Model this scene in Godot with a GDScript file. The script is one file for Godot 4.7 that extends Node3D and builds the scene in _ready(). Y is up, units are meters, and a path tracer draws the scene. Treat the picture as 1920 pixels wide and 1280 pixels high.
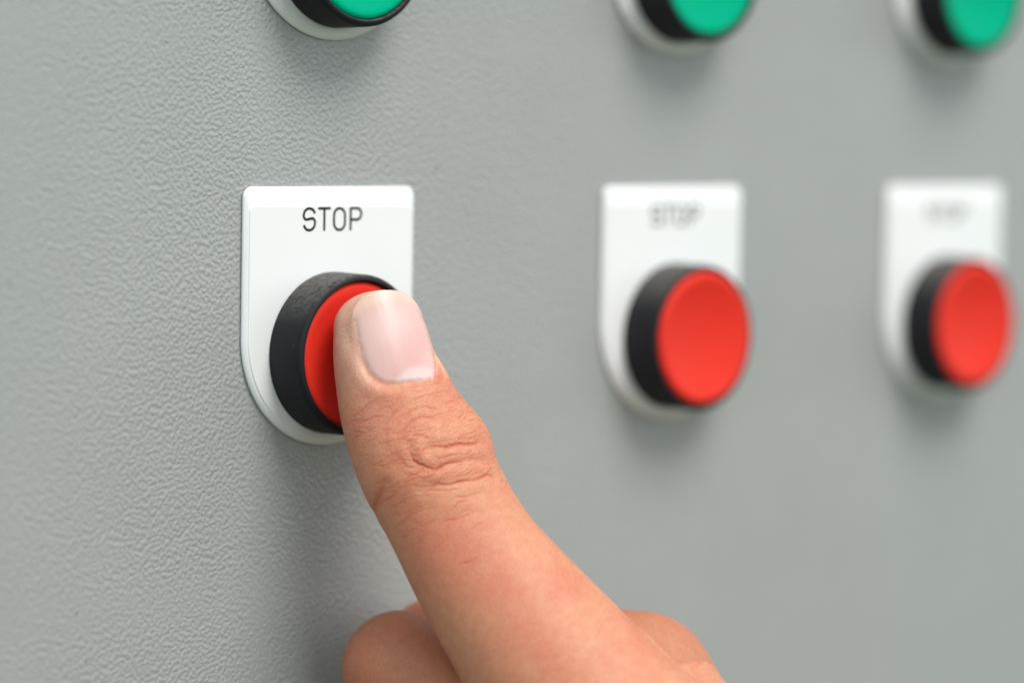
extends Node3D
# A thumb pressing the red stop button of a grey control cabinet. Built in millimetres, scaled to metres by MM.

const MM := 0.001
var rng := RandomNumberGenerator.new()
var used := {}

# ---------------------------------------------------------------- helpers

func numbered(called: String) -> String:
	if not used.has(called):
		used[called] = 0
		return called
	used[called] += 1
	return "%s_%03d" % [called, used[called]]

func thing(called: String, label: String, category: String, at := Vector3.ZERO, group := "") -> Node3D:
	var o := Node3D.new()
	o.name = numbered(called)
	o.position = at * MM
	add_child(o)
	o.set_meta("label", label)
	o.set_meta("category", category)
	if group:
		o.set_meta("group", group)
	return o

func part(called: String, mesh: Mesh, mat: Material, parent: Node) -> MeshInstance3D:
	var o := MeshInstance3D.new()
	o.name = called
	o.mesh = mesh
	o.material_override = mat
	parent.add_child(o, true)
	return o

func plain_mat(c: Color, rough: float, spec := 0.5) -> StandardMaterial3D:
	var m := StandardMaterial3D.new()
	m.albedo_color = c.linear_to_srgb()
	m.roughness = rough
	m.metallic_specular = spec
	return m

func noise(kind: int, freq: float, seed_: int, octaves := 3) -> FastNoiseLite:
	var n := FastNoiseLite.new()
	n.noise_type = kind
	n.frequency = freq
	n.seed = seed_
	n.fractal_octaves = octaves
	n.fractal_type = FastNoiseLite.FRACTAL_FBM if octaves > 1 else FastNoiseLite.FRACTAL_NONE
	return n

func noise_tex(n: FastNoiseLite, side: int, ramp: Gradient = null) -> NoiseTexture2D:
	var t := NoiseTexture2D.new()
	t.width = side
	t.height = side
	t.seamless = true
	t.seamless_blend_skirt = 0.15
	t.noise = n
	t.color_ramp = ramp
	return t

# Commits rings of points (each ring the same count, closed) as one smooth skin; smooth groups split where a ring repeats.
func skin(rings: Array, closed_end := true, dished := false) -> ArrayMesh:
	var st := SurfaceTool.new()
	st.begin(Mesh.PRIMITIVE_TRIANGLES)
	var n: int = rings[0].size()
	var base := 0
	var smooth := 0
	for r in rings.size():
		if r > 0 and rings[r] == rings[r - 1]:
			smooth += 1
		st.set_smooth_group(smooth)
		for k in n:
			st.add_vertex(rings[r][k] * MM)
	for r in rings.size() - 1:
		if rings[r] == rings[r + 1]:
			continue
		for k in n:
			var a := r * n + k
			var b := r * n + (k + 1) % n
			var c := a + n
			var d := b + n
			st.add_index(a); st.add_index(c); st.add_index(b)
			st.add_index(b); st.add_index(c); st.add_index(d)
	if closed_end:
		rings = rings + [rings[-1]]
		st.set_smooth_group(smooth + (0 if dished else 1))
		for q in rings[-1]:
			st.add_vertex(q * MM)
		var mid := Vector3.ZERO
		for q in rings[-1]:
			mid += q
		st.add_vertex(mid / n * MM)
		base = (rings.size() - 1) * n
		for k in n:
			st.add_index(base + k); st.add_index(rings.size() * n); st.add_index(base + (k + 1) % n)
	st.generate_normals()
	return st.commit()

# A profile of [radius, height] pairs turned about z; a pair that repeats makes a sharp edge.
func lathe(profile: Array, segments := 128) -> ArrayMesh:
	var rings := []
	for p in profile:
		var ring := PackedVector3Array()
		for k in segments:
			var a := TAU * k / segments
			ring.append(Vector3(cos(a) * p[0], sin(a) * p[0], p[1]))
		rings.append(ring)
	return skin(rings, true, true)

# ---------------------------------------------------------------- label plates and buttons

const COLUMN := [0.0, 86.7, 170.2]
const ROW := 69.9
const PLATE_FACE := 2.7

# The outline of a plate moved inwards by the given distances (sides and arc, top edge); corners rounded by r.
func plate_outline(side: float, top: float, r: float) -> PackedVector2Array:
	var hw := 19.5 - side
	var hy := 28.8 - top
	var pts := PackedVector2Array()
	for k in 9:
		var a := PI / 2 * k / 8
		pts.append(Vector2(hw - r + cos(a) * r, hy - r + sin(a) * r))
	for k in 9:
		var a := PI / 2 + PI / 2 * k / 8
		pts.append(Vector2(-hw + r + cos(a) * r, hy - r + sin(a) * r))
	for k in 65:
		var a := PI + PI * k / 64
		pts.append(Vector2(cos(a) * hw, 2.87 + sin(a) * (19.1 - side)))
	return pts

func plate_mesh(layers: Array) -> ArrayMesh:   # layers of [side, top, r, z]
	var rings := []
	for l in layers:
		var ring := PackedVector3Array()
		for p in plate_outline(l[0], l[1], l[2]):
			ring.append(Vector3(p.x, p.y, l[3]))
		rings.append(ring)
	return skin(rings)

# A stroke of constant width along a polyline, lying on z, with round ends and 0.05 mm of thickness.
func stroke(st: SurfaceTool, line: PackedVector2Array, width: float, z: float, closed := false) -> void:
	var left := []
	var right := []
	var n := line.size()
	for i in n:
		var before := line[(i - 1 + n) % n] if closed or i > 0 else line[0]
		var after := line[(i + 1) % n] if closed or i < n - 1 else line[n - 1]
		var t := (after - before).normalized()
		var nn := Vector2(-t.y, t.x)
		var here := line[i]
		if not closed and (i == 0 or i == n - 1):
			here += t * width * 0.25 * (-1.0 if i == 0 else 1.0)
		left.append(here + nn * width / 2)
		right.append(here - nn * width / 2)
	for i in (n if closed else n - 1):
		var j := (i + 1) % n
		var top := z + 0.05
		var quads := [[left[i], left[j], right[j], right[i], top, top], [left[i], left[j], left[j], left[i], z, top], [right[j], right[i], right[i], right[j], z, top]]
		for q in quads.size():
			var p: Array = quads[q]
			var v := [Vector3(p[0].x, p[0].y, p[4] if q == 0 else z), Vector3(p[1].x, p[1].y, p[4] if q == 0 else z), Vector3(p[2].x, p[2].y, top), Vector3(p[3].x, p[3].y, top)]
			for k in [0, 1, 2, 0, 2, 3]:
				st.add_vertex(v[k] * MM)

func arc(center: Vector2, rx: float, ry: float, from: float, to: float, n := 14) -> PackedVector2Array:
	var pts := PackedVector2Array()
	for k in n + 1:
		var a := deg_to_rad(lerpf(from, to, float(k) / n))
		pts.append(center + Vector2(cos(a) * rx, sin(a) * ry))
	return pts

func letter_mesh(which: String, x: float, y: float, w: float, h: float, z: float) -> ArrayMesh:
	var st := SurfaceTool.new()
	st.begin(Mesh.PRIMITIVE_TRIANGLES)
	var width := 0.45
	var r := w / 2
	match which:
		"S":
			var l := arc(Vector2(x + r, y + h - r * 0.95), r, r * 0.95, 22, 180, 12)
			l.append_array(arc(Vector2(x + r * 0.98, y + h - r * 1.02), r * 0.98, r * 0.6, 190, 236, 5))
			l.append_array(arc(Vector2(x + r * 1.02, y + r * 1.1), r * 0.98, r * 0.62, 56, 10, 5))
			l.append_array(arc(Vector2(x + r, y + r), r, r, 0, -158, 12))
			stroke(st, l, width, z)
		"T":
			stroke(st, PackedVector2Array([Vector2(x, y + h), Vector2(x + r, y + h), Vector2(x + w, y + h)]), width, z)
			stroke(st, PackedVector2Array([Vector2(x + r, y + h - 0.1), Vector2(x + r, y + h / 2), Vector2(x + r, y)]), width, z)
		"O":
			var l := arc(Vector2(x + r, y + h - r), r, r, 0, 180)
			l.append_array(arc(Vector2(x + r, y + r), r, r, 180, 360))
			stroke(st, l, width, z, true)
		"P":
			stroke(st, PackedVector2Array([Vector2(x, y), Vector2(x, y + h / 2), Vector2(x, y + h)]), width, z)
			var q := h * 0.265
			var l := PackedVector2Array([Vector2(x + 0.1, y + h)])
			l.append_array(arc(Vector2(x + w - q, y + h - q), q, q, 90, -90))
			l.append(Vector2(x + 0.1, y + h - 2 * q))
			stroke(st, l, width, z)
	st.generate_normals()
	return st.commit()

var M := {}

func make_materials() -> void:
	# powder coat: orange-peel relief
	var paint := plain_mat(Color(0.41, 0.429, 0.432), 0.36, 0.55)
	var n := noise(FastNoiseLite.TYPE_SIMPLEX_SMOOTH, 0.044, 7, 3)
	n.fractal_gain = 0.3
	n.fractal_lacunarity = 1.7
	paint.heightmap_enabled = true
	paint.heightmap_texture = noise_tex(n, 2048)
	paint.heightmap_scale = 0.0165
	paint.detail_enabled = true
	paint.detail_uv_layer = BaseMaterial3D.DETAIL_UV_2
	paint.detail_blend_mode = BaseMaterial3D.BLEND_MODE_MUL
	var wear := noise(FastNoiseLite.TYPE_SIMPLEX_SMOOTH, 0.008, 15, 4).get_image(1024, 1024, false, false, false)
	var marks := Image.create_empty(1024, 1024, false, Image.FORMAT_RGB8)
	var grey := wear.get_data()
	var rgb8 := PackedByteArray()
	rgb8.resize(1024 * 1024 * 3)
	for i in 1024 * 1024:
		var g := 236 + int((grey[i] - 128) * 0.035)
		rgb8[i * 3] = g
		rgb8[i * 3 + 1] = g
		rgb8[i * 3 + 2] = g
	marks.set_data(1024, 1024, false, Image.FORMAT_RGB8, rgb8)
	for k in 150:
		var at := Vector2i(rng.randi_range(4, 1018), rng.randi_range(4, 1018))
		var c: Color = [Color(0.74, 0.58, 0.52), Color(0.76, 0.76, 0.73), Color(1, 1, 1)][rng.randi() % 3]
		for q in rng.randi_range(1, 5):
			marks.set_pixelv(at + Vector2i(rng.randi_range(-1, 1), rng.randi_range(-1, 1)), c)
	paint.detail_albedo = ImageTexture.create_from_image(marks)
	M.paint = paint
	M.white = plain_mat(Color(0.80, 0.82, 0.84), 0.3, 0.5)
	M.insert = plain_mat(Color(0.83, 0.85, 0.87), 0.38, 0.5)
	M.ink = plain_mat(Color(0.004, 0.006, 0.007), 0.6, 0.3)
	var black := plain_mat(Color(0.014, 0.015, 0.018), 0.6, 0.35)
	black.vertex_color_use_as_albedo = true
	black.albedo_color = Color.WHITE
	M.black = black
	M.red = plain_mat(Color(0.76, 0.034, 0.02), 0.5, 0.28)
	M.green = plain_mat(Color(0.0, 0.39, 0.225), 0.5, 0.12)

# Vertex colours: dark plastic with settled dust on the upward side of the barrel and a few specks.
func dusty(mesh: ArrayMesh, seed_: int) -> ArrayMesh:
	var a := mesh.surface_get_arrays(0)
	var colours := PackedColorArray()
	var n1 := noise(FastNoiseLite.TYPE_SIMPLEX, 1.3, seed_, 3)
	var n2 := noise(FastNoiseLite.TYPE_CELLULAR, 0.5, seed_ + 3, 1)
	for i in a[Mesh.ARRAY_VERTEX].size():
		var p: Vector3 = a[Mesh.ARRAY_VERTEX][i] / MM
		var up: float = a[Mesh.ARRAY_NORMAL][i].y
		var d := clampf((up - 0.4) * 1.7, 0, 1) * clampf(0.45 + n1.get_noise_3dv(p) * 0.7, 0, 1)
		d = maxf(d * 0.8, 0.5 * smoothstep(-0.955, -0.985, n2.get_noise_3dv(p)))
		colours.append(Color(0.014, 0.015, 0.018).lerp(Color(0.26, 0.245, 0.22), d * 0.9))
	a[Mesh.ARRAY_COLOR] = colours
	var m := ArrayMesh.new()
	m.add_surface_from_arrays(Mesh.PRIMITIVE_TRIANGLES, a)
	return m

func barrel_mesh() -> ArrayMesh:
	var prof := [[13.7, 2.6], [14.0, 2.85]]
	for k in 22:
		prof.append([14.0 - 0.1 * k / 21.0, 3.1 + 6.6 * k / 21.0])
	for k in 7:
		var a := PI / 2 * k / 6
		prof.append([13.0 + 0.9 * cos(a), 9.8 + 0.95 * sin(a)])
	prof.append_array([[12.95, 10.75], [12.85, 10.72], [12.76, 10.6], [12.72, 10.4], [12.72, 6.0]])
	return lathe(prof, 220)

func cap_mesh() -> ArrayMesh:   # a dished cap, its rim at z = 0
	var prof := [[12.6, -5.0], [12.6, -0.75]]
	for k in 6:
		var a := PI / 2 * k / 5
		prof.append([11.6 + 1.0 * cos(a), -0.7 + 0.7 * sin(a)])
	for k in 14:
		var r := 11.5 * (1.0 - (k + 1) / 15.0)
		prof.append([r, -1.5 * (1.0 - pow(r / 11.5, 2.0))])
	return lathe(prof, 160)

func build_button(at: Vector3, colour: String, sunk: float, label: String, group: String, barrel: Mesh, cap: Mesh) -> void:
	var t := thing("push_button", label, "button", at, group)
	part("bezel", barrel, M.black, t)
	var c := part("cap", cap, M[colour], t)
	c.position.z = (11.3 - sunk) * MM

# A sheet metal door with rounded edges and its sides turned back; texture coordinates in millimetres over TILE.
const TILE := 94.0
func door_mesh() -> ArrayMesh:
	var st := SurfaceTool.new()
	st.begin(Mesh.PRIMITIVE_TRIANGLES)
	var layers := [[0.0, -22.0], [0.0, -2.0], [0.6, -0.6], [2.0, 0.0], [2.0, 0.0], [6.0, 0.0]]
	for i in layers.size():
		var l: Array = layers[i]
		var flat := i >= 4
		for c in [[-1, -1], [1, -1], [1, 1], [-1, 1]]:
			var p := Vector3(c[0] * (550.0 - l[0]), c[1] * (450.0 - l[0]), l[1])
			st.set_smooth_group(0 if l[0] < 2.0 or not flat else 1)
			st.set_uv(Vector2(p.x + p.z * c[0], p.y + p.z * c[1]) / TILE)
			st.set_uv2(Vector2(p.x, p.y) / 250.0 + Vector2(0.3, 0.4))
			st.add_vertex(p * MM)
	for k in layers.size() - 1:
		if layers[k] == layers[k + 1]:
			continue
		for c in 4:
			var a := k * 4 + c
			var b := k * 4 + (c + 1) % 4
			for x in [a, a + 4, b, b, a + 4, b + 4]:
				st.add_index(x)
	var f := layers.size() * 4 - 4
	for x in [f, f + 2, f + 1, f, f + 3, f + 2]:
		st.add_index(x)
	st.generate_normals()
	return st.commit()

func build_plates_and_buttons() -> void:
	var holder := plate_mesh([[0.5, 0.5, 1.9, 1.4], [0.2, 0.2, 1.9, 1.55], [0.12, 0.12, 1.9, 1.75], [0.12, 0.12, 1.8, 1.95], [0.25, 0.25, 1.8, 2.12], [0.5, 0.6, 1.7, 2.28], [0.8, 2.9, 1.5, 2.48], [1.0, 3.25, 1.4, 2.5]])
	var insert := plate_mesh([[1.0, 3.25, 1.0, 2.0], [1.0, 3.25, 1.0, 2.48], [1.04, 3.29, 1.0, 2.6], [1.14, 3.39, 1.0, 2.67], [1.3, 3.55, 1.0, 2.7]])
	var glyphs := [["S", -6.65, 2.55], ["T", -3.3, 2.6], ["O", 0.2, 2.5], ["P", 4.0, 2.45]]
	var letters := []
	for g in glyphs:
		letters.append(letter_mesh(g[0], g[1], 21.2, g[2], 3.75, PLATE_FACE))
	var barrel := barrel_mesh()
	var cap := cap_mesh()
	var where := ["left", "middle", "right"]
	for c in 3:
		for row in 2:
			var at := Vector3(COLUMN[c], row * ROW, 0)
			var label: String = [
				["sharp white STOP label plate behind the pressed red button", "blurred white STOP label plate behind the middle red button", "most blurred white STOP label plate, at the right edge"],
				["white label plate rim under the dusty dark edge of the left green button", "white label plate rim under the middle green button", "white label plate rim under the right green button"],
			][row][c]
			var p := thing("label_plate", label, "label plate", at, "white label plates on the cabinet")
			part("holder", holder, M.white, p)
			part("insert", insert, M.insert, p)
			if row == 0:
				for l in letters:
					part("letter", l, M.ink, p)
			var named: String = [
				["red push button being pressed by the thumb", "free red push button between the thumb and the right edge", "blurred red push button nearest the right edge"],
				["green push button cut by the top edge, above the thumb", "green push button at the top, middle of the three", "blurred green push button in the top right corner"],
			][row][c]
			build_button(at, "red" if row == 0 else "green", 1.1 if row + c == 0 else (0.0 if row == 0 else 0.7), named, "red stop buttons" if row == 0 else "green start buttons", dusty(barrel, 11 + c * 5 + row), cap)

# ---------------------------------------------------------------- the hand: a distance field meshed as surface nets

# Thumb centreline from the tip to the wrist: position, half width, dorsal and palmar half thickness.
const THUMB := [
	[-1.84, 6.16, 16.14, 7.14, 6.4, 6.2], [-1.69, 3.04, 17.0, 8.13, 6.9, 7.9], [-1.53, -1.04, 18.39, 8.75, 7.3, 8.9], [-1.06, -5.81, 20.28, 9.91, 7.8, 9.3],
	[-0.57, -9.77, 22.11, 10.71, 8.3, 9.3], [0.25, -13.62, 24.11, 11.5, 8.9, 9.4], [1.14, -17.22, 25.88, 11.86, 9.3, 9.4], [1.92, -20.58, 27.24, 11.55, 9.3, 9.4],
	[2.44, -22.24, 28.18, 11.31, 9.2, 9.4], [3.73, -27.04, 30.73, 11.38, 9.2, 9.8], [5.65, -33.48, 34.33, 11.99, 9.8, 10.4], [8.96, -40.96, 39.09, 13.3, 11.2, 11.5],
	[12.0, -48.0, 44.0, 14.6, 12.4, 12.8], [16.0, -60.0, 57.0, 15.0, 12.6, 14.5], [22.0, -78.0, 78.0, 14.5, 12.5, 15.0]]
const DORSAL := Vector3(-0.292, 0.069, 0.954)
# Bones: from, to, radii. Palm and forearm first, then the fingers.
const PALM := [
	[Vector3(31, -57, 47.5), Vector3(40, -106, 100), 13.0, 17.0], [Vector3(43, -68, 42), Vector3(42, -108, 98), 12.5, 17.0], [Vector3(52, -79, 35), Vector3(45, -111, 98), 12.0, 16.0],
	[Vector3(60, -89, 28), Vector3(48, -114, 98), 11.5, 15.0], [Vector3(17, -62, 53), Vector3(32, -70, 53), 9.0, 9.5], [Vector3(18, -66, 64), Vector3(38, -80, 70), 13.0, 14.0],
	[Vector3(41, -110, 100), Vector3(48, -142, 150), 20.0, 23.0], [Vector3(48, -142, 150), Vector3(64, -222, 272), 23.0, 34.0]]
const FINGERS := [
	[Vector3(31.6, -56, 47.5), Vector3(16.5, -52.0, 13.5), 13.4, 9.3], [Vector3(4.7, -53.8, 16.4), Vector3(13, -67, 37), 10.0, 8.6], [Vector3(13, -66, 35), Vector3(27, -71, 42), 8.2, 7.2],
	[Vector3(43, -68, 42), Vector3(15, -76, 14), 12.0, 9.6], [Vector3(15, -76, 14), Vector3(18, -85, 37), 9.4, 8.4], [Vector3(18, -85, 37), Vector3(33, -88, 43), 8.2, 7.2],
	[Vector3(52, -79, 35), Vector3(25, -95, 13.5), 11.5, 9.0], [Vector3(25, -95, 13.5), Vector3(29, -102, 34), 8.8, 7.8], [Vector3(29, -102, 34), Vector3(41, -104, 40), 7.8, 6.8],
	[Vector3(60, -89, 28), Vector3(39, -107, 12.5), 10.5, 8.0], [Vector3(39, -107, 12.5), Vector3(43, -112, 29), 7.8, 7.0], [Vector3(43, -112, 29), Vector3(52, -112, 34), 6.8, 6.0]]

# Skin folds over the thumb's joint, as [distance along, distance round] pairs in millimetres, after depth and width.
const FOLDS := [
	[0.34, 0.30, 24.5, -2.5, 24.5, -1.5, 24.8, 0.5, 25.5, 2.5, 25.8, 4.4, 26.2, 7.0, 26.7, 8.7],
	[0.30, 0.30, 22.8, -5.3, 23.5, -5.5, 24.8, -5.4, 26.1, -5.0, 26.9, -4.2, 27.6, -2.4, 27.8, -0.4, 28.0, 1.4, 28.4, 3.7, 30.1, 6.8],
	[0.24, 0.28, 29.3, -6.5, 30.2, -4.4, 31.0, -2.3, 31.5, -0.7, 32.1, 1.1, 32.4, 3.4, 32.8, 5.8, 33.4, 8.4, 33.4, 11.0],
	[0.17, 0.32, 21.4, -7.1, 20.2, -5.1, 19.6, -3.0, 19.4, -1.0, 19.8, 1.4, 20.4, 4.0, 21.9, 6.7],
	[0.12, 0.30, 18.7, -6.7, 17.8, -4.4, 17.6, -2.1, 18.0, 0.4, 18.7, 2.9, 19.6, 5.6],
	[0.14, 0.26, 22.3, -4.9, 21.7, -3.9, 21.7, -2.7, 22.5, -1.5, 23.4, -2.1],
	[0.20, 0.75, 29.6, -19.0, 29.3, -16.4, 28.3, -14.0, 27.1, -12.2, 26.4, -11.3],
	[0.12, 0.24, 25.8, -7.9, 27.6, -6.2, 29.3, -4.5],
	[0.13, 0.26, 21.0, -8.9, 23.8, -7.8, 25.8, -6.3, 26.7, -5.2],
	[0.10, 0.22, 14.4, -4.0, 14.4, -1.4, 14.8, 1.1, 15.0, 4.2],
	[0.12, 0.28, 19.0, -8.1, 17.9, -7.0, 17.1, -5.1, 17.1, -3.8],
	[0.14, 0.22, 25.3, -2.4, 26.1, -1.6, 26.6, 0.0, 26.9, 1.8, 27.5, 4.9],
	[0.12, 0.24, 30.7, -5.9, 31.5, -3.8, 32.4, -1.7, 33.3, 0.4],
	[0.10, 0.24, 33.5, -2.8, 34.2, -0.7, 34.7, 1.7, 35.2, 4.2],
	[0.09, 0.22, 36.5, -6.0, 37.0, -3.0, 37.6, 0.5],
	[0.08, 0.22, 16.0, -1.5, 16.0, 1.0, 16.6, 3.6, 17.2, 6.0]]

const DS := 0.5
const S0 := -10.0
var tc: Array[Vector3] = []
var tt: Array[Vector3] = []
var tu: Array[Vector3] = []
var tv: Array[Vector3] = []
var tr: Array[Vector3] = []   # half width, dorsal, palmar
var axis0: Vector3
var axis_dir: Vector3

func make_thumb_line() -> void:
	var s := 0.0
	var at := [0.0]
	for i in range(1, THUMB.size()):
		s += Vector3(THUMB[i][0], THUMB[i][1], THUMB[i][2]).distance_to(Vector3(THUMB[i - 1][0], THUMB[i - 1][1], THUMB[i - 1][2]))
		at.append(s)
	var n := int((s - S0 + 8.0) / DS)
	var k := 0
	for j in n:
		var x := S0 + j * DS
		while k < THUMB.size() - 2 and x > at[k + 1]:
			k += 1
		var f: float = (x - at[k]) / (at[k + 1] - at[k])
		var a: Array = THUMB[k]
		var b: Array = THUMB[k + 1]
		tc.append(Vector3(a[0], a[1], a[2]).lerp(Vector3(b[0], b[1], b[2]), f))
		f = clampf(f, 0, 1)
		tr.append(Vector3(a[3], a[4], a[5]).lerp(Vector3(b[3], b[4], b[5]), f))
	for turn in 24:
		var c2 := tc.duplicate()
		var r2 := tr.duplicate()
		for j in range(1, n - 1):
			c2[j] = (tc[j - 1] + tc[j] * 2 + tc[j + 1]) / 4
			r2[j] = (tr[j - 1] + tr[j] * 2 + tr[j + 1]) / 4
		tc = c2
		tr = r2
	for j in n:
		var t := (tc[mini(j + 1, n - 1)] - tc[maxi(j - 1, 0)]).normalized()
		var v := (DORSAL - t * DORSAL.dot(t)).normalized()
		tt.append(t)
		tv.append(v)
		tu.append(v.cross(t))

# [s, u, v] of a point in the thumb's own coordinates, and the half widths there.
var q_w: float
var q_d: float
var q_p: float
func thumb_coords(p: Vector3) -> Vector3:
	var n := tc.size()
	var j := int(clampf((p - tc[20]).dot(tt[60]) / DS + 20.0, 0, n - 2))
	for turn in 4:
		var step := int(round((p - tc[j]).dot(tt[j]) / DS))
		if step == 0:
			break
		j = clampi(j + step, 0, n - 2)
	var rel := p - tc[j]
	var along := rel.dot(tt[j])
	var f := clampf(along / DS, -1, 1)
	var r := tr[j].lerp(tr[j + 1], f) if f >= 0 else tr[j].lerp(tr[maxi(j - 1, 0)], -f)
	q_w = r.x
	q_d = r.y
	q_p = r.z
	return Vector3(S0 + j * DS + along, rel.dot(tu[j]), rel.dot(tv[j]))

func thumb_dist(p: Vector3) -> float:
	var c := thumb_coords(p)
	var t := q_d if c.z > 0 else q_p
	var a := c.y / q_w
	var b := c.z / t
	var e := 0.0
	var el := 5.2
	if c.x < 0:
		e = c.x / el
	elif c.x > 108.0:
		el = 12.0
		e = (c.x - 108.0) / el
	# a squarish oval
	var k := sqrt(a * a + b * b + e * e)
	if k < 0.05:
		return -q_d
	var g := sqrt(a * a / (q_w * q_w) + b * b / (t * t) + e * e / (el * el))
	return (k - 1.0) * k / g

func bone(p: Vector3, b: Array) -> float:
	var a: Vector3 = b[0]
	var ab: Vector3 = b[1] - a
	var h := clampf((p - a).dot(ab) / ab.length_squared(), 0, 1)
	return (p - a - ab * h).length() - lerpf(b[2], b[3], h)

func blend(a: float, b: float, k: float) -> float:
	var h := maxf(k - absf(a - b), 0.0) / k
	return minf(a, b) - h * h * k * 0.25

var last_t: float
var last_f: float
var last_p: float
func hand_dist(p: Vector3) -> float:
	var d_t := thumb_dist(p) if p.z < 100 else 50.0
	var d_p := 60.0
	var d_f := 60.0
	if p.y < -28:
		for b in PALM:
			d_p = blend(d_p, bone(p, b), 7.0)
		if p.z < 66:
			for i in 4:
				var one := bone(p, FINGERS[i * 3])
				one = blend(one, blend(bone(p, FINGERS[i * 3 + 1]), bone(p, FINGERS[i * 3 + 2]), 2.5), 0.25)
				d_f = blend(d_f, one, 1.2)
	last_t = d_t
	last_p = d_p
	last_f = d_f
	return blend(blend(d_t, d_p, 4.0), d_f, 1.8)

func spaced(lo: float, fine_lo: float, fine_hi: float, hi: float, h: float) -> PackedFloat32Array:
	var out: Array[float] = []
	var x := fine_lo
	var step := h
	while x > lo:
		step = minf(step * 1.22, 5.0)
		x -= step
		out.push_front(x)
	x = fine_lo
	while x < fine_hi:
		out.append(x)
		x += h
	step = h
	while x < hi:
		out.append(x)
		step = minf(step * 1.22, 5.0)
		x += step
	out.append(x)
	return PackedFloat32Array(out)

# Height of the skin over the smooth form, for folds and knuckles broad enough to be geometry.
var fold_lines := []
func fold_height(s: float, u: float) -> float:
	# the loose skin over the joint stands out on its outer side
	var h := 0.75 * exp(-(pow((s - 25.0) / 4.5, 2.0) + pow((u - 11.5) / 5.0, 2.0)))
	for line in fold_lines:
		if s < line.lo.x or s > line.hi.x or u < line.lo.y or u > line.hi.y:
			continue
		var best := 99.0
		var q := Vector2(s, u)
		for i in line.pts.size() - 1:
			var a: Vector2 = line.pts[i]
			var ab: Vector2 = line.pts[i + 1] - a
			var t := clampf((q - a).dot(ab) / ab.length_squared(), 0, 1)
			best = minf(best, (q - a - ab * t).length_squared())
		h -= line.depth * exp(-best / (2 * 0.75 * 0.75)) * 1.25
		h += line.depth * exp(-best / (2 * 1.6 * 1.6)) * 0.75
	return h

# How far inside the nail's outline a place on the thumb lies (millimetres, negative outside).
const NAIL_U := 0.75
const NAIL_SKEW := 0.13
func nail_half(s: float) -> float:
	return 7.35 - 0.007 * pow(maxf(s - 4.0, 0), 2.0)

func nail_inside(s: float, u: float) -> float:
	var a := (s - 4.55 - NAIL_SKEW * u) / 8.9
	var b := (u - NAIL_U) / nail_half(s - NAIL_SKEW * u)
	var p := 4.2 if s > 4.7 else 2.6
	var k := pow(pow(absf(a), p) + pow(absf(b), p), 1.0 / p)
	return (1.0 - k) * 6.2

func nail_v(s: float, u: float) -> float:
	return 7.5 - 0.0105 * pow(s - 7.0, 2.0) - u * u / 15.5

func place_on_thumb(s: float, u: float, v: float) -> Vector3:
	var x := (s - S0) / DS
	var j := clampi(int(x), 0, tc.size() - 2)
	var f := x - j
	return tc[j].lerp(tc[j + 1], f) + tu[j].lerp(tu[j + 1], f) * u + tv[j].lerp(tv[j + 1], f) * v

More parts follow.
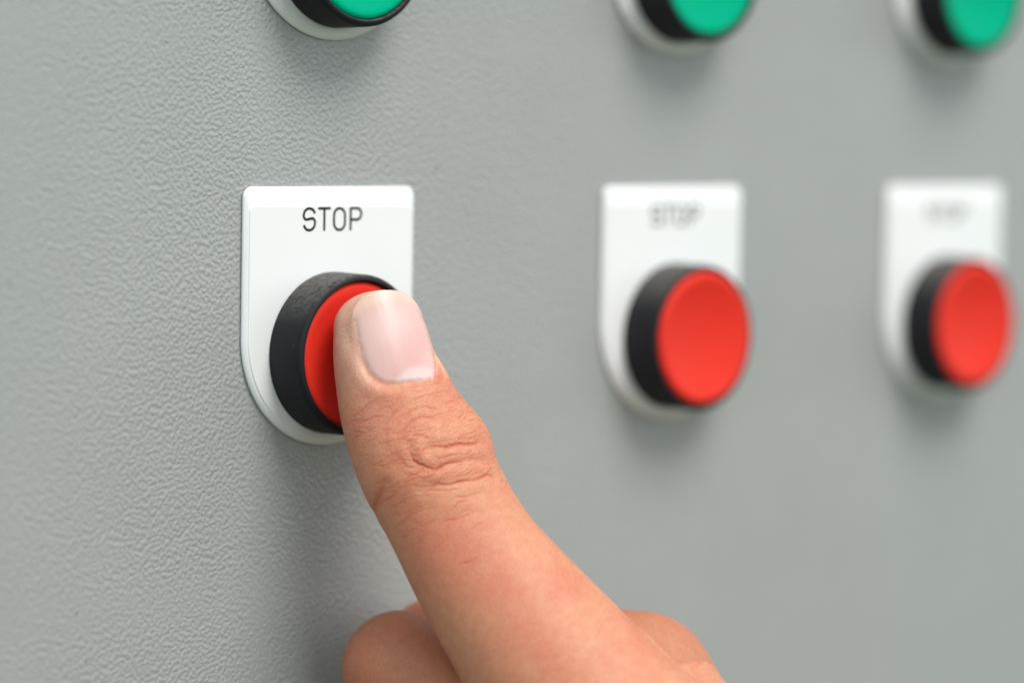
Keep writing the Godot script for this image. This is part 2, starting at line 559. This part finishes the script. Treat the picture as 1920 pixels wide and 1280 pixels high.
func build_hand() -> void:
	make_thumb_line()
	for f in FOLDS:
		var pts := []
		for i in range(2, f.size(), 2):
			pts.append(Vector2(f[i], f[i + 1]))
		var lo: Vector2 = pts[0]
		var hi: Vector2 = pts[0]
		for q in pts:
			lo = lo.min(q)
			hi = hi.max(q)
		fold_lines.append({"pts": pts, "depth": f[0], "width": f[1], "lo": lo - Vector2.ONE * 5, "hi": hi + Vector2.ONE * 5})
	var h := 0.48
	var gx := spaced(-24, -14, 42, 112, h)
	var gy := spaced(-262, -66, 13.5, 18, h)
	var gz := spaced(2, 5, 58, 312, h)
	var nx := gx.size()
	var ny := gy.size()
	var nz := gz.size()
	var cells := []
	var stack := []
	for i in range(0, nx - 1, 16):
		for j in range(0, ny - 1, 16):
			for k in range(0, nz - 1, 16):
				stack.append([i, j, k, 16])
	while stack.size():
		var b: Array = stack.pop_back()
		var w: int = b[3]
		var i1 := mini(b[0] + w, nx - 1)
		var j1 := mini(b[1] + w, ny - 1)
		var k1 := mini(b[2] + w, nz - 1)
		var lo := Vector3(gx[b[0]], gy[b[1]], gz[b[2]])
		var hi := Vector3(gx[i1], gy[j1], gz[k1])
		if absf(hand_dist((lo + hi) / 2)) > (hi - lo).length() * 0.62 + 0.2:
			continue
		if w == 1 or w == 2:
			for i in range(b[0], i1):
				for j in range(b[1], j1):
					for k in range(b[2], k1):
						cells.append(Vector3i(i, j, k))
			continue
		var half := w / 2
		for i in range(b[0], i1, half):
			for j in range(b[1], j1, half):
				for k in range(b[2], k1, half):
					stack.append([i, j, k, half])
	var value := {}
	var vert := {}
	var pos := PackedVector3Array()
	var corner := []
	for c in 8:
		corner.append(Vector3i(c & 1, (c >> 1) & 1, c >> 2))
	var edges := [[0, 1], [2, 3], [4, 5], [6, 7], [0, 2], [1, 3], [4, 6], [5, 7], [0, 4], [1, 5], [2, 6], [3, 7]]
	var inside := {}
	for cell: Vector3i in cells:
		var v := []
		var count := 0
		for c in 8:
			var g: Vector3i = cell + corner[c]
			var key := (g.x * ny + g.y) * nz + g.z
			if not value.has(key):
				value[key] = hand_dist(Vector3(gx[g.x], gy[g.y], gz[g.z]))
			v.append(value[key])
			if value[key] < 0:
				count += 1
		if count == 0 or count == 8:
			continue
		var sum := Vector3.ZERO
		var n := 0
		for e in edges:
			var a: float = v[e[0]]
			var b: float = v[e[1]]
			if (a < 0) != (b < 0):
				var f := a / (a - b)
				var ga: Vector3i = cell + corner[e[0]]
				var gb: Vector3i = cell + corner[e[1]]
				sum += Vector3(gx[ga.x], gy[ga.y], gz[ga.z]).lerp(Vector3(gx[gb.x], gy[gb.y], gz[gb.z]), f)
				n += 1
		vert[(cell.x * ny + cell.y) * nz + cell.z] = pos.size()
		inside[pos.size()] = [cell, v[0]]
		pos.append(sum / n)
	var tris := PackedInt32Array()
	var steps := [ny * nz, nz, 1]
	for id in pos.size():
		var cell: Vector3i = inside[id][0]
		var v0: float = inside[id][1]
		var key := (cell.x * ny + cell.y) * nz + cell.z
		for axis in 3:
			var g1: float = value[key + steps[axis]]
			if (v0 < 0) == (g1 < 0):
				continue
			var b: int = steps[(axis + 1) % 3]
			var c: int = steps[(axis + 2) % 3]
			if not (vert.has(key - b) and vert.has(key - c) and vert.has(key - b - c)):
				continue
			var q := [id, vert[key - b], vert[key - b - c], vert[key - c]]
			if v0 < 0:
				tris.append_array([q[0], q[2], q[1], q[0], q[3], q[2]])
			else:
				tris.append_array([q[0], q[1], q[2], q[0], q[2], q[3]])
	# onto the surface, then folds and the nail bed
	var coords := PackedVector3Array()
	var kind := PackedByteArray()
	coords.resize(pos.size())
	kind.resize(pos.size())
	for id in pos.size():
		var p := pos[id]
		var d := hand_dist(p)
		var e := 0.12
		var g := Vector3(hand_dist(p + Vector3(e, 0, 0)) - d, hand_dist(p + Vector3(0, e, 0)) - d, hand_dist(p + Vector3(0, 0, e)) - d)
		var nrm := g.normalized()
		p -= nrm * clampf(d, -0.5, 0.5)
		hand_dist(p)
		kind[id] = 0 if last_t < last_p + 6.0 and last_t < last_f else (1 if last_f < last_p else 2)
		var own_thumb := smoothstep(-1.0, 2.0, minf(last_p, last_f) - last_t)
		var c := thumb_coords(p)
		if own_thumb > 0 and c.x < 60:
			var phi := atan2(c.y, c.z) * 10.0
			p += nrm * fold_height(c.x, phi) * own_thumb
			if c.z > 0 and c.x < 17:
				var q := nail_inside(c.x, c.y)
				var target := place_on_thumb(c.x, c.y, nail_v(c.x, c.y) - 0.3)
				if q > -0.4:
					p = p.lerp(target, smoothstep(-0.4, 0.3, q))
				# the fold of skin round the nail, not past its free end
				var fold := exp(-pow((q + 1.0) / 0.85, 2.0)) * smoothstep(-2.5, 1.0, c.x)
				p += nrm * fold * 0.25
		pos[id] = p
		coords[id] = Vector3(c.x, atan2(c.y, c.z) * 10.0, 0)
	var normals := PackedVector3Array()
	normals.resize(pos.size())
	for i in range(0, tris.size(), 3):
		var a := pos[tris[i]]
		var f := (pos[tris[i + 2]] - a).cross(pos[tris[i + 1]] - a)
		for k in 3:
			normals[tris[i + k]] += f
	var blotch := noise(FastNoiseLite.TYPE_SIMPLEX, 0.05, 21, 3)
	var colour := PackedColorArray()
	colour.resize(pos.size())
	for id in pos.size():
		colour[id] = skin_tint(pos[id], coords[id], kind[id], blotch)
	var out_v := PackedVector3Array()
	var out_n := PackedVector3Array()
	var out_uv := PackedVector2Array()
	var out_c := PackedColorArray()
	for i in range(0, tris.size(), 3):
		var k0 := kind[tris[i]]
		var first := Vector2.ZERO
		for k in 3:
			var id := tris[i + k]
			var uv := skin_uv(pos[id], coords[id], k0)
			if k == 0:
				first = uv
			else:
				uv.x += round(first.x - uv.x) if k0 < 2 else 0.0
			out_v.append(pos[id] * MM)
			out_n.append(normals[id].normalized())
			out_uv.append(uv)
			out_c.append(colour[id])
	var arrays := []
	arrays.resize(Mesh.ARRAY_MAX)
	arrays[Mesh.ARRAY_VERTEX] = out_v
	arrays[Mesh.ARRAY_NORMAL] = out_n
	arrays[Mesh.ARRAY_TEX_UV] = out_uv
	arrays[Mesh.ARRAY_COLOR] = out_c
	var mesh := ArrayMesh.new()
	mesh.add_surface_from_arrays(Mesh.PRIMITIVE_TRIANGLES, arrays)
	var hand := thing("hand", "right hand in a loose fist pressing the left red button with its thumb", "hand")
	part("skin", mesh, skin_material(), hand)
	build_nail(hand)

func skin_uv(p: Vector3, c: Vector3, k: int) -> Vector2:
	if k == 0:
		return Vector2(c.y / 64.0 + 0.5, (c.x + 8.0) / 128.0)
	if k == 1:   # round the nearest bone of a finger
		var best := 99.0
		var uv := Vector2.ZERO
		for b in FINGERS:
			var d := bone(p, b)
			if d < best:
				best = d
				var t: Vector3 = (b[1] - b[0]).normalized()
				var u := t.cross(Vector3(0.5, 0.8, 0.3)).normalized()
				var v := t.cross(u)
				var rel: Vector3 = p - b[0]
				uv = Vector2(atan2(rel.dot(u), rel.dot(v)) * 10.0 / 64.0, 0.6 + rel.dot(t) / 128.0)
		return uv
	return Vector2((p.x * 0.6 + p.z * 0.8) / 64.0, 0.55 + p.y / 128.0)

func skin_tint(p: Vector3, c: Vector3, k: int, n: FastNoiseLite) -> Color:
	var base := Color(0.66, 0.295, 0.172)
	var red := Color(0.64, 0.228, 0.138)
	var pale := Color(0.79, 0.465, 0.35)  # pale skin, lightened further to paint in light on the tip
	var out := base.lerp(red, clampf(0.35 + n.get_noise_3dv(p) * 1.1, 0, 1))
	if k == 0:
		var tip := smoothstep(15.0, 3.0, c.x)
		out = out.lerp(pale, tip * 0.85)
		var q := nail_inside(c.x, c.y * 0.8)
		out = out.lerp(pale, 0.5 * exp(-pow((q + 1.2) / 1.5, 2.0)) * smoothstep(15, 10, c.x))
		out = out.lerp(Color(0.62, 0.27, 0.20), 0.6 * exp(-(pow((c.x - 15.5) / 4.0, 2.0) + pow((c.y + 9.0) / 3.5, 2.0))))
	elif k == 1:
		out = out.lerp(Color(0.46, 0.19, 0.10), 0.6)  # fingers browner, with the thumb's shade painted into their colour
	return out

func skin_material() -> StandardMaterial3D:
	var w := 1024
	var ht := 2048
	var px := w / 64.0
	var height := PackedFloat32Array()
	height.resize(w * ht)
	var mask := PackedFloat32Array()
	mask.resize(w * ht)
	# folds
	for line in fold_lines:
		var sigma: float = line.width * 0.55
		var reach := int(ceil(sigma * 3 * px))
		for i in line.pts.size() - 1:
			var a: Vector2 = line.pts[i]
			var b: Vector2 = line.pts[i + 1]
			var n := int(ceil(a.distance_to(b) * px * 0.7))
			for k in n:
				var q := a.lerp(b, float(k) / n)
				var along: float = (i + float(k) / n) / (line.pts.size() - 1)
				var deep: float = line.depth * 0.62 * smoothstep(0.0, 0.3, minf(along, 1.0 - along)) * (0.9 + 0.15 * sin(q.y * 0.9 + q.x))
				var cx := (q.y + 32.0) * px + sin(q.x * 1.1 + q.y * 0.7) * 3.0
				var cy := (q.x + 8.0) * px + sin(q.y * 0.9 + q.x * 1.3) * 3.5
				for dy in range(-reach, reach + 1):
					for dx in range(-reach, reach + 1):
						var at := (posmod(int(cy) + dy, ht)) * w + posmod(int(cx) + dx, w)
						var v := -deep * exp(-(dx * dx + dy * dy) / (2 * sigma * sigma * px * px))
						if v < height[at]:
							height[at] = v
						if -v > mask[at]:
							mask[at] = -v
	for k in 150:
		var s := rng.randfn(25.0, 7.0)
		if s < 13.5:
			s = 27.0 - s
		var u := rng.randf_range(-13.0, 13.0)
		var half := rng.randf_range(0.8, 3.6)
		var tilt := rng.randfn(0.0, 0.22)
		var bow := rng.randf_range(-0.02, 0.05)
		var deep := rng.randf_range(0.02, 0.085)
		var sigma := rng.randf_range(0.07, 0.13) * px
		var n := int(half * 2 * px * 0.8)
		for i in n:
			var f := 2.0 * i / n - 1.0
			var cx := (u + f * half + 32.0) * px
			var cy := (s + f * half * tilt + bow * f * f * half * half + 0.12 * sin(u + f * half * 2.1) + 8.0) * px
			for dy in range(-5, 6):
				for dx in range(-2, 3):
					var at := posmod(int(cy) + dy, ht) * w + posmod(int(cx) + dx, w)
					var v := -deep * (1.0 - f * f) * exp(-(dx * dx + pow(floorf(cy) + dy - cy, 2.0)) / (2 * sigma * sigma))
					height[at] = minf(height[at], v)
					mask[at] = maxf(mask[at], -v)
	var lines := noise(FastNoiseLite.TYPE_SIMPLEX, 1.0, 3, 2)
	var cellular := noise(FastNoiseLite.TYPE_CELLULAR, 1.0, 5, 1)
	cellular.cellular_return_type = FastNoiseLite.RETURN_DISTANCE2_SUB
	var pore := noise(FastNoiseLite.TYPE_SIMPLEX, 1.0, 9, 2)
	var img := PackedByteArray()
	img.resize(w * ht * 3)
	for y in ht:
		var s := y / px - 8.0
		var joint := exp(-pow((s - 24.5) / 10.0, 2.0)) + 0.7 * exp(-pow((s - 69.0) / 4.5, 2.0))
		for x in w:
			var u := x / px - 32.0
			var at := y * w + x
			var front := clampf(1.45 - absf(u - 2.5) / 11.0, 0.0, 1.0) if s < 56.0 else 0.7
			var bend := u * u * 0.01
			var across := 1.0 - absf(lines.get_noise_2d((s + bend) * 1.1, u * 0.22))
			var cel := cellular.get_noise_2d(s * 1.7, u * 1.1)
			var fine := pore.get_noise_2d(s * 2.2, u * 2.2)
			var slant := 1.0 - absf(lines.get_noise_2d((s + u * 0.7) * 0.9 + 70.0, (u - s * 0.7) * 0.28))
			across = pow(across, 5.0)
			slant = pow(slant, 6.0)
			height[at] += -0.055 * across * (joint + 0.12) * front - 0.035 * slant * (0.3 + joint) + 0.034 * cel + 0.014 * fine
			var red := clampf(mask[at] * 4.2 + 0.22 * across * joint * front + 0.08 * slant, 0, 0.8)
			var patch := pore.get_noise_2d(s * 0.35 + 90.0, u * 0.35)
			red = clampf(red + 0.11 * patch, -0.2, 0.9)
			var tone := 1.0 + 0.05 * fine + 0.04 * cel
			img[at * 3] = int(clampf(250 * tone - 22 * red, 0, 255))
			img[at * 3 + 1] = int(clampf(247 * tone - 95 * red, 0, 255))
			img[at * 3 + 2] = int(clampf(247 * tone - 105 * red, 0, 255))
	var m := StandardMaterial3D.new()
	m.vertex_color_use_as_albedo = true
	m.albedo_texture = ImageTexture.create_from_image(Image.create_from_data(w, ht, false, Image.FORMAT_RGB8, img))
	m.heightmap_enabled = true
	m.heightmap_texture = ImageTexture.create_from_image(Image.create_from_data(w, ht, false, Image.FORMAT_RF, height.to_byte_array()))
	m.heightmap_scale = 0.1
	m.roughness = 0.52
	m.metallic_specular = 0.45
	m.subsurf_scatter_enabled = true
	m.subsurf_scatter_strength = 0.1
	return m

func build_nail(hand: Node3D) -> void:
	var st := SurfaceTool.new()
	st.begin(Mesh.PRIMITIVE_TRIANGLES)
	var na := 96
	var nb := 80
	var grain := noise(FastNoiseLite.TYPE_SIMPLEX, 1.0, 31, 2)
	for i in na + 1:
		for j in nb + 1:
			# a square folded onto the nail's rounded outline
			var a := i * 2.0 / na - 1.0
			var b := j * 2.0 / nb - 1.0
			var p := 4.2 if a > 0 else 2.6
			var k := pow(pow(absf(a), p) + pow(absf(b), p), 1.0 / p)
			var square := maxf(absf(a), absf(b))
			var f := square / k if k > 0 else 1.0
			a *= f
			b *= f
			var u := b * nail_half(4.55 + a * 8.9) + NAIL_U
			var s := 4.55 + NAIL_SKEW * u + a * 8.9
			var q := nail_inside(s, u)
			var v := nail_v(s, u)
			if s > -1.5:
				v -= (0.6 + 0.2 * grain.get_noise_2d(u * 0.5 + 20.0, s * 0.5)) * smoothstep(1.1, 0.0, q) * smoothstep(-1.5, 1.0, s)
			v += 0.01 * grain.get_noise_2d(u * 0.9, s * 0.08)
			var bed := Color(0.67, 0.385, 0.36).lerp(Color(0.71, 0.45, 0.42), clampf(0.5 + 0.8 * grain.get_noise_2d(u * 0.1, s * 0.06 + 40), 0, 1))
			# the half-moon at the root
			var moon := smoothstep(1.15, 0.85, Vector2((s - 14.2) / 4.0, (u - 2.0) / 5.2).length())
			bed = bed.lerp(Color(0.72, 0.56, 0.56), moon * 0.85)
			bed = bed.lerp(Color(0.74, 0.55, 0.53), 0.6 * exp(-(pow((s - 1.5) / 4.0, 2.0) + pow((u + 1.0) / 4.5, 2.0))))  # pressure whitening plus the nail's reflection, painted into its colour
			# the free end
			bed = bed.lerp(Color(0.74, 0.55, 0.44), smoothstep(-1.6, -3.2, s - 0.03 * u * u) * 0.7)
			bed = bed.lerp(Color(0.74, 0.48, 0.37), 0.7 * smoothstep(1.5, 0.1, q) * smoothstep(1.5, -2.0, u))
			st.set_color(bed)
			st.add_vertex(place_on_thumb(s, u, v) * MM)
	for i in na:
		for j in nb:
			var o := i * (nb + 1) + j
			for x in [o, o + 1, o + nb + 1, o + 1, o + nb + 2, o + nb + 1]:
				st.add_index(x)
	st.generate_normals()
	var m := plain_mat(Color.WHITE, 0.36, 0.5)
	m.vertex_color_use_as_albedo = true
	m.clearcoat_enabled = true
	m.clearcoat = 0.35
	m.clearcoat_roughness = 0.34
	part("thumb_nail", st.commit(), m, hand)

# ---------------------------------------------------------------- the scene

func _ready() -> void:
	rng.seed = 4
	# camera: a short telephoto close to the panel, from the left
	var cam := Camera3D.new()
	cam.name = "camera"
	add_child(cam)
	var eye := Vector3(-356.97, 40.079, 416.076)
	var forward := Vector3(0.694, -0.0688, -0.7163).normalized()
	var up := Vector3(0.0352, 0.9974, -0.0617)
	cam.transform = Transform3D(Basis.looking_at(forward, up), eye * MM)
	var lens := CameraAttributesPhysical.new()
	lens.frustum_focal_length = 111.1
	lens.frustum_focus_distance = 0.533
	lens.frustum_near = 0.01
	lens.frustum_far = 40.0
	lens.exposure_aperture = 5.5
	cam.attributes = lens
	cam.near = 0.01
	cam.far = 40.0
	cam.fov = 12.33
	cam.current = true
	# overcast daylight
	var env := Environment.new()
	env.background_mode = Environment.BG_SKY
	var sky := ProceduralSkyMaterial.new()
	sky.sky_top_color = Color(0.66, 0.69, 0.72)
	sky.sky_horizon_color = Color(0.93, 0.945, 0.94)
	sky.sky_curve = 0.22
	sky.ground_horizon_color = Color(0.36, 0.42, 0.33)
	sky.ground_bottom_color = Color(0.18, 0.26, 0.15)
	sky.ground_curve = 0.1
	sky.sun_angle_max = 0.0
	env.sky = Sky.new()
	env.sky.sky_material = sky
	env.background_energy_multiplier = 0.88
	env.tonemap_mode = Environment.TONE_MAPPER_LINEAR
	env.tonemap_exposure = 2.28
	env.sdfgi_enabled = true
	env.ssao_enabled = true
	env.ssil_enabled = true
	var we := WorldEnvironment.new()
	we.name = "environment"
	we.environment = env
	add_child(we)
	var sun := DirectionalLight3D.new()
	sun.name = "veiled_sun"
	sun.light_color = Color(1.0, 0.985, 0.96)
	sun.light_energy = 0.4
	sun.light_angular_distance = 30.0
	sun.shadow_enabled = true
	add_child(sun)
	sun.look_at_from_position(Vector3.ZERO, -Vector3(0.06, 1.52, 1.0))
	# the cabinet door
	make_materials()
	var d := part("cabinet_door", door_mesh(), M.paint, self)
	d.position = Vector3(120, 0, 1.4) * MM
	d.set_meta("label", "grey powder coated metal door with a pebbled finish behind all the buttons")
	d.set_meta("category", "cabinet door")
	build_plates_and_buttons()
	build_hand()
